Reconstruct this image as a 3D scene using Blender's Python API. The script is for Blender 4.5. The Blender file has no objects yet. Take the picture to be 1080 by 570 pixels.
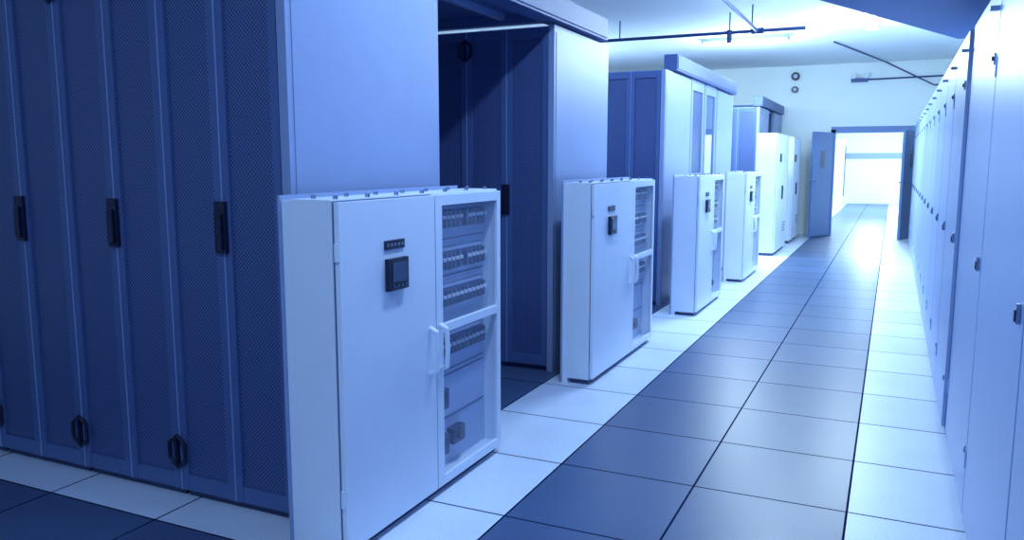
import bpy, bmesh, math
from mathutils import Vector, Matrix
S=bpy.context.scene
S.view_settings.view_transform='Standard'
S.view_settings.look='None'
S.view_settings.exposure=0.0

# ---------------------------------------------------------------- materials
def mat(name,col,rough=0.45,metal=0.0,var=0.06,scale=6.0,emit=None,es=0.0,alpha=None,spec=0.5):
    m=bpy.data.materials.new(name); m.use_nodes=True
    nt=m.node_tree; b=nt.nodes['Principled BSDF']
    b.inputs['Roughness'].default_value=rough; b.inputs['Metallic'].default_value=metal
    b.inputs['Specular IOR Level'].default_value=spec
    tc=nt.nodes.new('ShaderNodeTexCoord'); n=nt.nodes.new('ShaderNodeTexNoise')
    n.inputs['Scale'].default_value=scale; n.inputs['Detail'].default_value=3
    nt.links.new(tc.outputs['Object'],n.inputs['Vector'])
    mx=nt.nodes.new('ShaderNodeMix'); mx.data_type='RGBA'
    mx.inputs[6].default_value=(*[c*(1-var) for c in col],1); mx.inputs[7].default_value=(*[min(1,c*(1+var)) for c in col],1)
    nt.links.new(n.outputs['Fac'],mx.inputs[0]); nt.links.new(mx.outputs[2],b.inputs['Base Color'])
    if emit: b.inputs['Emission Color'].default_value=(*emit,1); b.inputs['Emission Strength'].default_value=es
    if alpha is not None: b.inputs['Alpha'].default_value=alpha
    return m
M={}
M['rack']=mat('rack_paint',(.25,.34,.60),.38)
M['frame']=mat('rack_door_frame',(.075,.128,.31),.3)
M['side']=mat('rack_side_panel',(.26,.34,.56),.38)
M['cab']=mat('cabinet_powdercoat',(.72,.80,.93),.35,var=.03)
M['cabedge']=mat('cabinet_gasket',(.08,.11,.22),.6)
M['black']=mat('black_plastic',(.006,.01,.04),.35)
M['screen']=mat('meter_screen',(.05,.08,.16),.15)
M['dark']=mat('dark_plinth',(.03,.05,.14),.5)
M['panelback']=mat('breaker_backplate',(.42,.50,.70),.4)
M['breaker']=mat('breaker_grey',(.022,.04,.11),.4)
M['toggle']=mat('breaker_toggle',(.75,.8,.9),.4)
M['strip']=mat('breaker_strip',(.16,.22,.38),.4)
M['wall']=mat('wall_paint',(.84,.93,.95),.7,var=.02,scale=2)
M['ceil']=mat('ceiling_paint',(.87,.93,.95),.8,var=.02,scale=2)
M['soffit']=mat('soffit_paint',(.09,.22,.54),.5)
M['pipe']=mat('dark_pipe',(.03,.06,.2),.4,.3)
M['door']=mat('door_paint',(.13,.23,.50),.45)
M['rcab']=mat('wall_cabinet_paint',(.29,.41,.70),.34,var=.03,spec=.4)
M['chrome']=mat('latch_metal',(.3,.35,.48),.25,1.0)
M['tube']=mat('fluorescent_tube',(.9,.95,1),.4,emit=(.95,.98,1),es=5)
M['housing']=mat('fixture_housing',(.35,.42,.55),.4)
M['glass']=mat('acrylic_window',(.5,.65,.95),.06,alpha=.10)
M['tint']=mat('tinted_glass',(.10,.17,.36),.06,alpha=.8)
M['header']=mat('header_steel',(.08,.13,.31),.45,spec=.3)

def perf(name,base,hole,k):
    m=bpy.data.materials.new(name); m.use_nodes=True
    nt=m.node_tree; N=nt.nodes; L=nt.links; b=N['Principled BSDF']
    b.inputs['Roughness'].default_value=.36
    tc=N.new('ShaderNodeTexCoord'); sp=N.new('ShaderNodeSeparateXYZ'); L.new(tc.outputs['Object'],sp.inputs[0])
    def mt(op,a,bb=None):
        n=N.new('ShaderNodeMath'); n.operation=op
        for i,v in enumerate((a,bb)):
            if v is None: continue
            if isinstance(v,(int,float)): n.inputs[i].default_value=v
            else: L.new(v,n.inputs[i])
        return n.outputs[0]
    w=math.pi*2/k
    s=mt('ADD',sp.outputs[0],sp.outputs[1])
    # round holes on a diagonal (staggered) lattice
    a=mt('MULTIPLY',mt('ADD',s,sp.outputs[2]),w*.707); c=mt('MULTIPLY',mt('SUBTRACT',s,sp.outputs[2]),w*.707)
    p=mt('ADD',mt('SINE',a),mt('SINE',c))
    mr=N.new('ShaderNodeMapRange'); mr.inputs[1].default_value=-.3; mr.inputs[2].default_value=.7
    L.new(p,mr.inputs[0])
    mx=N.new('ShaderNodeMix'); mx.data_type='RGBA'
    mx.inputs[6].default_value=(*base,1); mx.inputs[7].default_value=(*hole,1)
    L.new(mr.outputs[0],mx.inputs[0]); L.new(mx.outputs[2],b.inputs['Base Color'])
    return m
M['perf']=perf('perforated_steel',(.10,.155,.36),(.010,.020,.085),.0115)

def floor_mat():
    m=bpy.data.materials.new('raised_floor_tiles'); m.use_nodes=True
    nt=m.node_tree; N=nt.nodes; L=nt.links; b=N['Principled BSDF']
    g=N.new('ShaderNodeNewGeometry'); sp=N.new('ShaderNodeSeparateXYZ'); L.new(g.outputs['Position'],sp.inputs[0])
    X,Y=sp.outputs[0],sp.outputs[1]
    def mt(op,a,bb=None,c=None):
        n=N.new('ShaderNodeMath'); n.operation=op
        for i,v in enumerate((a,bb,c)):
            if v is None: continue
            if isinstance(v,(int,float)): n.inputs[i].default_value=v
            else: L.new(v,n.inputs[i])
        return n.outputs[0]
    def line(c,off):
        f=mt('FRACT',mt('DIVIDE',mt('ADD',c,off),.6))
        d=mt('ABSOLUTE',mt('SUBTRACT',f,.5))
        return mt('GREATER_THAN',d,.5-.0045/.6)
    lx=line(X,.09+60.0); ly=line(Y,-3.88+60.0)
    grout=mt('MAXIMUM',lx,ly)
    inL=mt('MULTIPLY',mt('GREATER_THAN',X,-1.89),mt('LESS_THAN',X,-1.29))
    inR=mt('GREATER_THAN',X,-.09)
    st=mt('MULTIPLY',mt('MULTIPLY',mt('GREATER_THAN',Y,2.08),mt('LESS_THAN',Y,2.68)),mt('LESS_THAN',X,-1.8))
    light=mt('MAXIMUM',mt('MAXIMUM',inL,inR),st)
    cx=mt('FLOOR',mt('DIVIDE',mt('ADD',X,60.09),.6)); cy=mt('FLOOR',mt('DIVIDE',mt('ADD',Y,56.12),.6))
    cb=N.new('ShaderNodeCombineXYZ'); L.new(cx,cb.inputs[0]); L.new(cy,cb.inputs[1])
    wn=N.new('ShaderNodeTexWhiteNoise'); L.new(cb.outputs[0],wn.inputs['Vector'])
    ns=N.new('ShaderNodeTexNoise'); ns.inputs['Scale'].default_value=90; ns.inputs['Detail'].default_value=4; L.new(g.outputs['Position'],ns.inputs['Vector'])
    ns2=N.new('ShaderNodeTexNoise'); ns2.inputs['Scale'].default_value=3; ns2.inputs['Detail'].default_value=4; L.new(g.outputs['Position'],ns2.inputs['Vector'])
    v=mt('ADD',mt('MULTIPLY',wn.outputs[0],.12),mt('ADD',mt('MULTIPLY',ns.outputs[0],.35),mt('MULTIPLY',ns2.outputs[0],.2)))
    v=mt('ADD',v,.65)
    mx=N.new('ShaderNodeMix'); mx.data_type='RGBA'
    mx.inputs[6].default_value=(.062,.105,.22,1); mx.inputs[7].default_value=(.62,.70,.85,1); L.new(light,mx.inputs[0])
    sc=N.new('ShaderNodeVectorMath'); sc.operation='SCALE'; L.new(mx.outputs[2],sc.inputs[0]); L.new(v,sc.inputs['Scale'])
    m2=N.new('ShaderNodeMix'); m2.data_type='RGBA'; L.new(grout,m2.inputs[0]); L.new(sc.outputs[0],m2.inputs[6]); m2.inputs[7].default_value=(.008,.014,.05,1)
    L.new(m2.outputs[2],b.inputs['Base Color'])
    L.new(mt('ADD',mt('MULTIPLY',grout,.5),.33),b.inputs['Roughness'])
    L.new(mt('MULTIPLY',mt('SUBTRACT',1.0,grout),.2),b.inputs['Specular IOR Level'])
    return m
M['floor']=floor_mat()

# ---------------------------------------------------------------- mesh builder
class B:
    def __init__(s): s.bm=bmesh.new(); s.mats=[]
    def mi(s,k):
        if k not in s.mats: s.mats.append(k)
        return s.mats.index(k)
    def box(s,x0,x1,y0,y1,z0,z1,k):
        r=bmesh.ops.create_cube(s.bm,size=1.0)
        c=Vector(((x0+x1)/2,(y0+y1)/2,(z0+z1)/2)); d=(abs(x1-x0),abs(y1-y0),abs(z1-z0))
        i=s.mi(k)
        for v in r['verts']:
            v.co=Vector((v.co.x*d[0],v.co.y*d[1],v.co.z*d[2]))+c
        for f in {f for v in r['verts'] for f in v.link_faces}: f.material_index=i
        return r['verts']
    def cyl(s,p,q,r,k,seg=12,r2=None):
        p,q=Vector(p),Vector(q); d=q-p
        m=Matrix.Translation((p+q)/2)@d.to_track_quat('Z','Y').to_matrix().to_4x4()
        o=bmesh.ops.create_cone(s.bm,cap_ends=True,segments=seg,radius1=r,radius2=r if r2 is None else r2,depth=d.length,matrix=m)
        i=s.mi(k)
        for f in {f for v in o['verts'] for f in v.link_faces}: f.material_index=i
    def path(s,pts,r,k,seg=10):
        for a,b in zip(pts[:-1],pts[1:]): s.cyl(a,b,r,k,seg)
        for p in pts[1:-1]:
            o=bmesh.ops.create_uvsphere(s.bm,u_segments=seg,v_segments=6,radius=r*1.02,matrix=Matrix.Translation(p)); i=s.mi(k)
            for f in {f for v in o['verts'] for f in v.link_faces}: f.material_index=i
    def prism(s,poly,z0,z1,k):
        a=[s.bm.verts.new((x,y,z0)) for x,y in poly]; b=[s.bm.verts.new((x,y,z1)) for x,y in poly]
        n=len(poly); fs=[s.bm.faces.new(a[::-1]),s.bm.faces.new(b)]
        for j in range(n): fs.append(s.bm.faces.new((a[j],a[(j+1)%n],b[(j+1)%n],b[j])))
        i=s.mi(k)
        for f in fs: f.material_index=i
    def mesh(s,name):
        bmesh.ops.recalc_face_normals(s.bm,faces=s.bm.faces)
        me=bpy.data.meshes.new(name); s.bm.to_mesh(me); s.bm.free()
        for k in s.mats: me.materials.append(M[k])
        return me
def put(name,me,loc=(0,0,0),rz=0,bevel=0.0):
    o=bpy.data.objects.new(name,me); S.collection.objects.link(o); o.location=loc; o.rotation_euler=(0,0,rz)
    if bevel:
        md=o.modifiers.new('bevel','BEVEL'); md.width=bevel; md.segments=2; md.limit_method='ANGLE'
    return o

# ---------------------------------------------------------------- room shell
CEIL=3.1; XL,XR=-5.75,1.15; YB,YW=-2.5,16.0; YF=28.5
def shell(name,*a):
    b=B(); b.box(*a); return put(name,b.mesh(name))
shell('floor',XL-.2,XR+.2,YB-.2,YF+.2,-.12,0,'floor')
shell('ceiling',XL-.2,XR+.2,YB-.2,YF+.2,CEIL,CEIL+.12,'ceil')
shell('wall_left',XL-.15,XL,YB,YF,0,CEIL,'wall')
shell('wall_right',XR,XR+.15,YB,YF,0,CEIL,'wall')
shell('wall_near',XL,XR,YB-.15,YB,0,CEIL,'wall')
shell('wall_far',XL,XR,YF,YF+.15,0,CEIL,'wall')
b=B(); DX0,DX1,DH=-1.02,.36,1.93
b.box(XL,DX0,YW,YW+.14,0,CEIL,'wall'); b.box(DX1,XR,YW,YW+.14,0,CEIL,'wall'); b.box(DX0,DX1,YW,YW+.14,DH,CEIL,'wall')
put('wall_back',b.mesh('wall_back'))
b=B()
b.box(DX0-.05,DX0+.03,YW-.03,YW+.17,0,DH,'door'); b.box(DX1-.03,DX1+.05,YW-.03,YW+.17,0,DH,'door'); b.box(DX0-.05,DX1+.05,YW-.03,YW+.17,DH-.06,DH+.05,'door')
put('trim_1',b.mesh('door_frame'))
def leaf():
    b=B(); w=.66
    b.box(0,w,-.022,.022,.01,DH-.05,'door')
    b.box(.27,.40,-.028,.028,1.25,1.55,'screen'); b.box(.26,.41,-.026,.026,1.24,1.56,'frame')
    b.cyl((w-.06,-.06,1.0),(w-.06,.06,1.0),.012,'chrome'); b.box(w-.16,w-.05,-.07,-.055,.99,1.01,'chrome')
    return b.mesh('door_leaf')
lm=leaf()
put('door_1',lm,(DX0-.02,YW-.05,0),math.radians(245),.003)
put('door_2',lm,(DX1-.0,YW-.05,0),math.radians(250),.003)
b=B(); b.box(-3.5,1.1,YF-.06,YF,1.45,1.62,'side'); put('trim_2',b.mesh('wall_rail'))
b=B(); b.box(-1.95,-1.35,26.2,27.0,0,2.0,'cab'); b.box(-1.92,-1.66,26.185,26.2,.06,1.95,'cab'); b.box(-1.64,-1.38,26.185,26.2,.06,1.95,'cab')
b.box(-1.68,-1.655,26.15,26.185,.9,1.1,'black'); b.box(-1.34,-1.35,26.3,26.9,.3,1.8,'breaker'); put('storage_cabinet',b.mesh('storage_cabinet'),bevel=.005)
b=B(); b.box(XL,-.98-.35,21,21.12,0,CEIL,'wall'); b.box(.75,XR,21,21.12,0,CEIL,'wall'); b.box(-1.33,.75,21,21.12,2.25,CEIL,'wall')
put('wall_partition',b.mesh('wall_partition'))

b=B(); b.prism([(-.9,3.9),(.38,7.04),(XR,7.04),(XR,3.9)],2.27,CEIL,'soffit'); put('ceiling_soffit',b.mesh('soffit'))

# ---------------------------------------------------------------- racks
RW,RD,RH=.58,1.05,2.2
def hexring(b,x,y,z,rx,rz,k):
    pts=[(x+rx*math.sin(math.pi/3*i),y,z+rz*math.cos(math.pi/3*i)) for i in range(6)]; pts.append(pts[0])
    b.path(pts,.008,k,8)
    b.box(x-.006,x+.006,y-.010,y+.012,z-rz*.9,z+rz*.9,k)
def rack(end):
    b=B()
    b.box(.01,RW-.01,.03,RD-.01,0,.05,'dark')
    b.box(0,RW-.002,.045,RD,.05,RH,'rack')
    for x0 in (0.003,RW/2+.002):
        x1=x0+RW/2-.006
        b.box(x0,x0+.036,0,.04,.035,RH-.01,'frame'); b.box(x1-.036,x1,0,.04,.035,RH-.01,'frame')
        b.box(x0+.036,x1-.036,0.002,.04,.035,.10,'frame'); b.box(x0+.036,x1-.036,0.002,.04,RH-.07,RH-.01,'frame')
        b.box(x0+.036,x1-.036,.012,.04,.10,RH-.07,'perf')
        b.box(x0-.002,x0+.003,-.004,.01,.035,RH-.01,'rack')
    b.box(RW/2-.026,RW/2+.026,-.018,0,1.02,1.215,'black'); b.box(RW/2-.016,RW/2+.016,-.03,-.018,1.035,1.17,'black')
    for z in (.20,2.07): hexring(b,0,-.014,z,.05,.066,'black')
    b.box(.08,RW-.08,.15,RD-.15,RH,RH+.012,'dark')
    if end:
        b.box(RW,RW+.04,0.0,RD,.0,RH,'side')
        b.box(RW+.04,RW+.043,.03,RD-.03,.06,RH-.04,'side')
    return b.mesh('rack')
rm,re=rack(False),rack(True)
rows=[2.28,4.75,7.45,9.85,13.2,14.92]
for y in rows:
    for k in range(6):
        put('server_rack',re if k==0 else rm,(-1.98-RW*(k+1),y,0),0,.003 if y<6 else 0)
for ya,yb,g0,g1 in ((2.28,5.66,3.35,4.73),(7.72,10.9,8.52,9.83),(13.2,15.9,14.26,14.9)):
    b=B(); b.box(-2.03,-1.90,ya,yb,RH+.014,RH+.165,'header'); b.box(-1.90,-1.893,ya+.02,yb-.02,RH+.03,RH+.15,'header')
    b.box(-5.4,-2.03,g0-.05,g0+.02,RH+.014,RH+.08,'header'); b.box(-5.4,-2.03,g1-.02,g1+.05,RH+.014,RH+.08,'header')
    b.box(-5.4,-2.03,g0-.05,g1+.05,RH+.08,RH+.10,'header')
    for i in range(6): b.box(-5.3+i*.6,-5.26+i*.6,g0,g1,RH+.04,RH+.08,'rack')
    put('aisle_containment_roof',b.mesh('containment'),bevel=.003)
b=B()
for y0,y1,mm in ((8.53,9.15,'perf'),(9.2,9.82,'tint')):
    b.box(-1.98,-1.94,y0,y0+.07,.01,RH+.01,'side'); b.box(-1.98,-1.94,y1-.07,y1,.01,RH+.01,'side')
    b.box(-1.98,-1.94,y0+.07,y1-.07,.01,.15,'side'); b.box(-1.98,-1.94,y0+.07,y1-.07,RH-.1,RH+.01,'side'); b.box(-1.98,-1.94,y0+.07,y1-.07,1.0,1.08,'side')
    b.box(-1.965,-1.955,y0+.07,y1-.07,.15,RH-.1,mm)
put('containment_sliding_door',b.mesh('sliding'),bevel=.003)

# ---------------------------------------------------------------- electrical cabinets
def ecab(L,split,H,D,rows_z,seed=0):
    b=B()
    b.box(-D+.02,-.03,.01,L-.01,0,.03,'dark')
    f=-.022
    b.box(-D,f,0,split,.03,H,'cab')
    b.box(-D,-D+.03,split,L,.03,H,'cab'); b.box(-D+.03,f,split,L,.03,.06,'cab'); b.box(-D+.03,f,split,L,H-.03,H,'cab'); b.box(-D+.03,f,L-.03,L,.06,H-.03,'cab')
    b.box(-.085,-.075,split,L-.03,.06,H-.03,'panelback')
    b.box(f,f+.003,.004,split-.003,.032,H-.004,'cabedge')
    b.box(f+.003,0,.008,split-.005,.035,H-.008,'cab')
    a0,a1=split+.003,L-.006
    b.box(f+.003,0,a0,a0+.05,.035,H-.008,'cab'); b.box(f+.003,0,a1-.035,a1,.035,H-.008,'cab')
    b.box(f+.003,0,a0+.05,a1-.035,.035,.075,'cab'); b.box(f+.003,0,a0+.05,a1-.035,H-.05,H-.008,'cab')
    b.box(f+.003,0,a0+.05,a1-.035,.675,.71,'cab')
    b.box(f+.008,f+.013,a0+.05,a1-.035,.075,H-.05,'glass')
    w0,w1=a0+.08,a1-.06
    for i,z in enumerate(rows_z):
        if i<len(rows_z)-2:
            b.box(-.075,-.069,w0-.01,w1+.01,z-.055,z+.055,'strip')
            n=int((w1-w0)/.034)
            gap=(n//2 if i<2 else -1)
            for j in range(n):
                if j==gap: continue
                y=w0+j*(w1-w0)/n
                b.box(-.069,-.045,y+.003,y+.027,z-.038,z+.030,'breaker')
                b.box(-.045,-.033,y+.009,y+.021,z-.002,z+.012,'toggle')
            b.box(-.069,-.062,w0,w1,z-.054,z-.044,'panelback')
            b.box(-.069,-.066,w0,w1,z+.036,z+.048,'panelback')
        else:
            b.box(-.075,-.045,w0+.02,w0+.09,z-.045,z+.04,'breaker'); b.box(-.045,-.035,w0+.035,w0+.06,z-.01,z+.03,'black')
            if i==len(rows_z)-1:
                b.box(-.075,-.04,w0+.12,w0+.22,z-.02,z+.05,'black'); b.cyl((-.04,w0+.17,z+.015),(-.025,w0+.17,z+.015),.025,'black')
    for z in (z+.087 for z in rows_z[:-1]): b.box(-.075,-.071,w0-.02,w1+.02,z-.003,z+.003,'breaker')
    for z in (.27,.48): b.box(-.075,-.071,w0-.02,w1+.02,z-.003,z+.003,'breaker')
    ym=min(.33,split*.53)
    b.box(0,.02,ym-.062,ym+.062,.905,1.02,'black'); b.box(.02,.024,ym-.045,ym+.045,.935,1.005,'screen')
    for k in range(4): b.box(.02,.026,ym-.045+k*.025,ym-.03+k*.025,.915,.925,'screen')
    b.box(0,.006,ym-.065,ym+.06,1.052,1.085,'black')
    for k in range(5): b.box(.006,.008,ym-.055+k*.023,ym-.044+k*.023,1.063,1.073,'strip')
    for y in (split-.05,split+.028):
        b.path([(0,y,.53),(.03,y,.545),(.034,y,.62),(.03,y,.70),(0,y,.715)],.010,'cab',10)
    for z in (.2,1.04): b.cyl((-.008,.002,z),(-.008,.002,z+.06),.008,'cab')
    nb=7
    for k in range(nb):
        y=.06+k*(L-.12)/(nb-1)
        for x in (-.05,-D+.05): b.cyl((x,y,H),(x,y,H+.012),.009,'chrome',8)
    b.box(-D-.035,-D,0,L,.0,H-.005,'cab'); b.box(-D-.045,-D-.035,-.01,L,.0,H+.012,'side')
    b.box(-D+.02,-.04,-.001,.0,.04,H-.02,'cab')
    return b.mesh('ecab')
rz=[1.13,.955,.80,.59,.37,.17]
put('electrical_panel_cabinet',ecab(1.205,.618,1.24,.19,rz),(-1.61,2.107,0),0,.004)
put('electrical_panel_cabinet',ecab(1.36,.80,1.235,.16,rz),(-1.60,4.56,0),0,.004)
put('electrical_panel_cabinet',ecab(1.12,.60,1.235,.19,rz),(-1.51,7.05,0),0,.004)
put('electrical_panel_cabinet',ecab(1.10,.56,1.235,.19,rz),(-1.47,9.3,0),0,.004)
def tall(L):
    b=B(); H=1.76
    b.box(-.28,-.03,.01,L-.01,0,.04,'dark'); b.box(-.30,-.02,0,L,.04,H,'cab')
    b.box(-.02,-.017,.004,L-.004,.045,H-.004,'cabedge')
    for y0 in (0.008,L/2+.004):
        b.box(-.017,0,y0,y0+L/2-.012,.05,H-.01,'cab')
    b.box(0,.02,L/2-.06,L/2-.035,.8,1.0,'black'); b.box(0,.015,L/4-.06,L/4+.06,1.35,1.47,'black')
    for z in (.3,.34,.38,.42): b.box(0,.003,L*.62,L*.88,z,z+.015,'breaker')
    return b.mesh('tall')
put('tall_power_cabinet',tall(1.3),(-1.50,12.1,0),0,.004)
put('tall_power_cabinet',tall(1.1),(-1.50,14.1,0),0,.004)

# ---------------------------------------------------------------- right-hand cabinets
def rcab(W,H=1.97,D=.78):
    b=B()
    b.box(.03,D,.01,W-.01,0,.06,'dark'); b.box(.018,D,0,W,.06,H,'rcab')
    b.box(0,.015,.005,W-.003,.065,H-.004,'rcab')
    b.box(.015,.018,.002,W-.001,.062,H-.002,'strip')
    b.cyl((-.006,.06,1.72),(0,.06,1.72),.022,'chrome',16); b.cyl((-.012,.06,1.72),(-.006,.06,1.72),.010,'black',12)
    b.cyl((-.006,.06,.3),(0,.06,.3),.014,'chrome',12)
    b.box(-.010,0,.05,.07,.97,1.02,'chrome'); b.box(-.014,-.010,.054,.066,.975,1.005,'black')
    for z in (.25,1.65): b.cyl((.0,W-.004,z),(.0,W-.004,z+.07),.006,'rcab',8)
    b.box(-.03,0,.02,.05,H-.10,H-.085,'chrome')
    return b.mesh('rcab')
rc=rcab(.79); rw=rcab(1.05,1.98)
for y in (-.44,.36): put('storage_locker',rc,(.305,y,0),0,.003)
for y in (1.16,2.22,3.28): put('storage_locker',rw,(.30,y,0),0,.003)
y=4.38
while y<14.5:
    put('storage_locker',rc,(.285,y,0),0,.003 if y<9 else 0); y+=.80

# ---------------------------------------------------------------- pipes and wall fittings
b=B(); zp=2.87
b.path([(-1.53,1.5,zp),(-1.53,10.0,zp)],.02,'pipe'); b.path([(-5.6,10.0,zp),(-1.0,10.0,zp)],.02,'pipe'); b.cyl((-1.85,10,zp-.12),(-1.85,10,zp+.03),.03,'pipe')
b.cyl((-1.6,10,zp),(-1.46,10,zp),.035,'pipe')
for yy in (2.5,5,7.5,9.6): b.cyl((-1.53,yy,zp),(-1.53,yy,CEIL),.008,'pipe')
for xx in (-4.8,-3.2,-1.85): b.cyl((xx,10,zp),(xx,10,CEIL),.008,'pipe')
put('sprinkler_pipe',b.mesh('sprinkler'))
b=B(); b.path([(-.89,12.97,CEIL-.012),(-.22,YW-.015,CEIL-.012),(.55,YW-.015,2.67),(1.1,YW-.015,2.67)],.012,'pipe')
put('electrical_conduit',b.mesh('conduit'))
b=B()
for z,r in ((2.91,.075),(2.67,.06)):
    b.cyl((-1.73,YW-.05,z),(-1.73,YW,z),r,'black',20); b.cyl((-1.73,YW-.07,z),(-1.73,YW-.05,z),r*.5,'panelback',16)
b.box(-1.735,-1.725,YW-.01,YW,2.67,CEIL,'wall')
put('alarm_bell',b.mesh('alarm'))
b=B(); b.box(-.78,-.5,YW-.07,YW,2.76,2.83,'header'); b.cyl((-.74,YW-.09,2.87),(-.74,YW-.02,2.87),.05,'toggle',16); b.cyl((-.54,YW-.09,2.87),(-.54,YW-.02,2.87),.05,'toggle',16)
b.cyl((-.5,YW-.045,2.8),(.8,YW-.045,2.82),.014,'pipe')
put('emergency_light',b.mesh('emergency'))

# ---------------------------------------------------------------- lights
def fixture(x,y,along,power,col,L=1.2,fill=0):
    b=B(); w=.09
    if along=='y':
        b.box(-w,w,-L/2,L/2,-.05,0,'housing')
        for s in (-.045,.045): b.cyl((s,-L/2+.03,-.065),(s,L/2-.03,-.065),.014,'tube')
        for e in (-L/2+.01,L/2-.03): b.box(-w,w,e,e+.02,-.08,-.05,'housing')
    else:
        b.box(-L/2,L/2,-w,w,-.05,0,'housing')
        for s in (-.045,.045): b.cyl((-L/2+.03,s,-.065),(L/2-.03,s,-.065),.014,'tube')
        for e in (-L/2+.01,L/2-.03): b.box(e,e+.02,-w,w,-.08,-.05,'housing')
    o=put('ceiling_light_fixture',b.mesh('fixture'),(x,y,CEIL))
    ld=bpy.data.lights.new('fixture_lamp','AREA'); ld.shape='RECTANGLE'; ld.energy=power; ld.color=col
    ld.size=.12 if along=='y' else L; ld.size_y=L if along=='y' else .12
    lo=bpy.data.objects.new('lamp',ld); S.collection.objects.link(lo); lo.parent=o; lo.location=(0,0,-.085)
    if fill:   # added point lamp below the fixture, brightens ceiling and far wall
        pd=bpy.data.lights.new('ceiling_fill','POINT'); pd.energy=fill; pd.color=col; pd.shadow_soft_size=.25
        po=bpy.data.objects.new('added_fill_lamp',pd); S.collection.objects.link(po); po.parent=o; po.location=(0,0,-.5)
BL=(.44,.67,1.0); CY=(.66,.89,1.0)
fixture(-3.6,-.6,'y',8,(.25,.42,1.0))  # added unseen fixture, kept weak so the rack doors stay dark
fixture(-.9,.0,'y',46,BL)  # this and the other near aisle fixtures are added out of view for light
fixture(-.95,3.0,'y',49,BL)
fixture(-3.6,6.6,'x',36,BL)  # row fixtures, here and near the first gap, added unseen to light between racks
fixture(-.95,6.3,'y',46,BL)
fixture(-3.9,4.0,'x',9,BL)
fixture(-.9,8.2,'y',50,CY,fill=38)  # added fixture, set just above the view to light the far aisle
fixture(-.35,10.85,'y',60,CY,1.5,fill=72)
fixture(-2.0,12.0,'x',60,CY,fill=100)
fixture(-4.9,11.8,'x',60,CY,fill=65)  # added for far-end light, kept hidden behind the rack tops
fixture(-.5,18.5,'y',190,CY)
fixture(-.5,24.5,'y',300,CY,fill=120)
w=bpy.data.worlds.new('World'); S.world=w; w.use_nodes=True
w.node_tree.nodes['Background'].inputs[0].default_value=(.2,.35,.9,1); w.node_tree.nodes['Background'].inputs[1].default_value=.3

# ---------------------------------------------------------------- camera
cd=bpy.data.cameras.new('Camera'); cd.sensor_width=36; cd.sensor_fit='HORIZONTAL'; cd.lens=28.37; cd.clip_start=.02
co=bpy.data.objects.new('Camera',cd); S.collection.objects.link(co)
co.location=(0,0,1.365); co.rotation_euler=(math.radians(90-7.7),0,math.radians(25.14)); S.camera=co
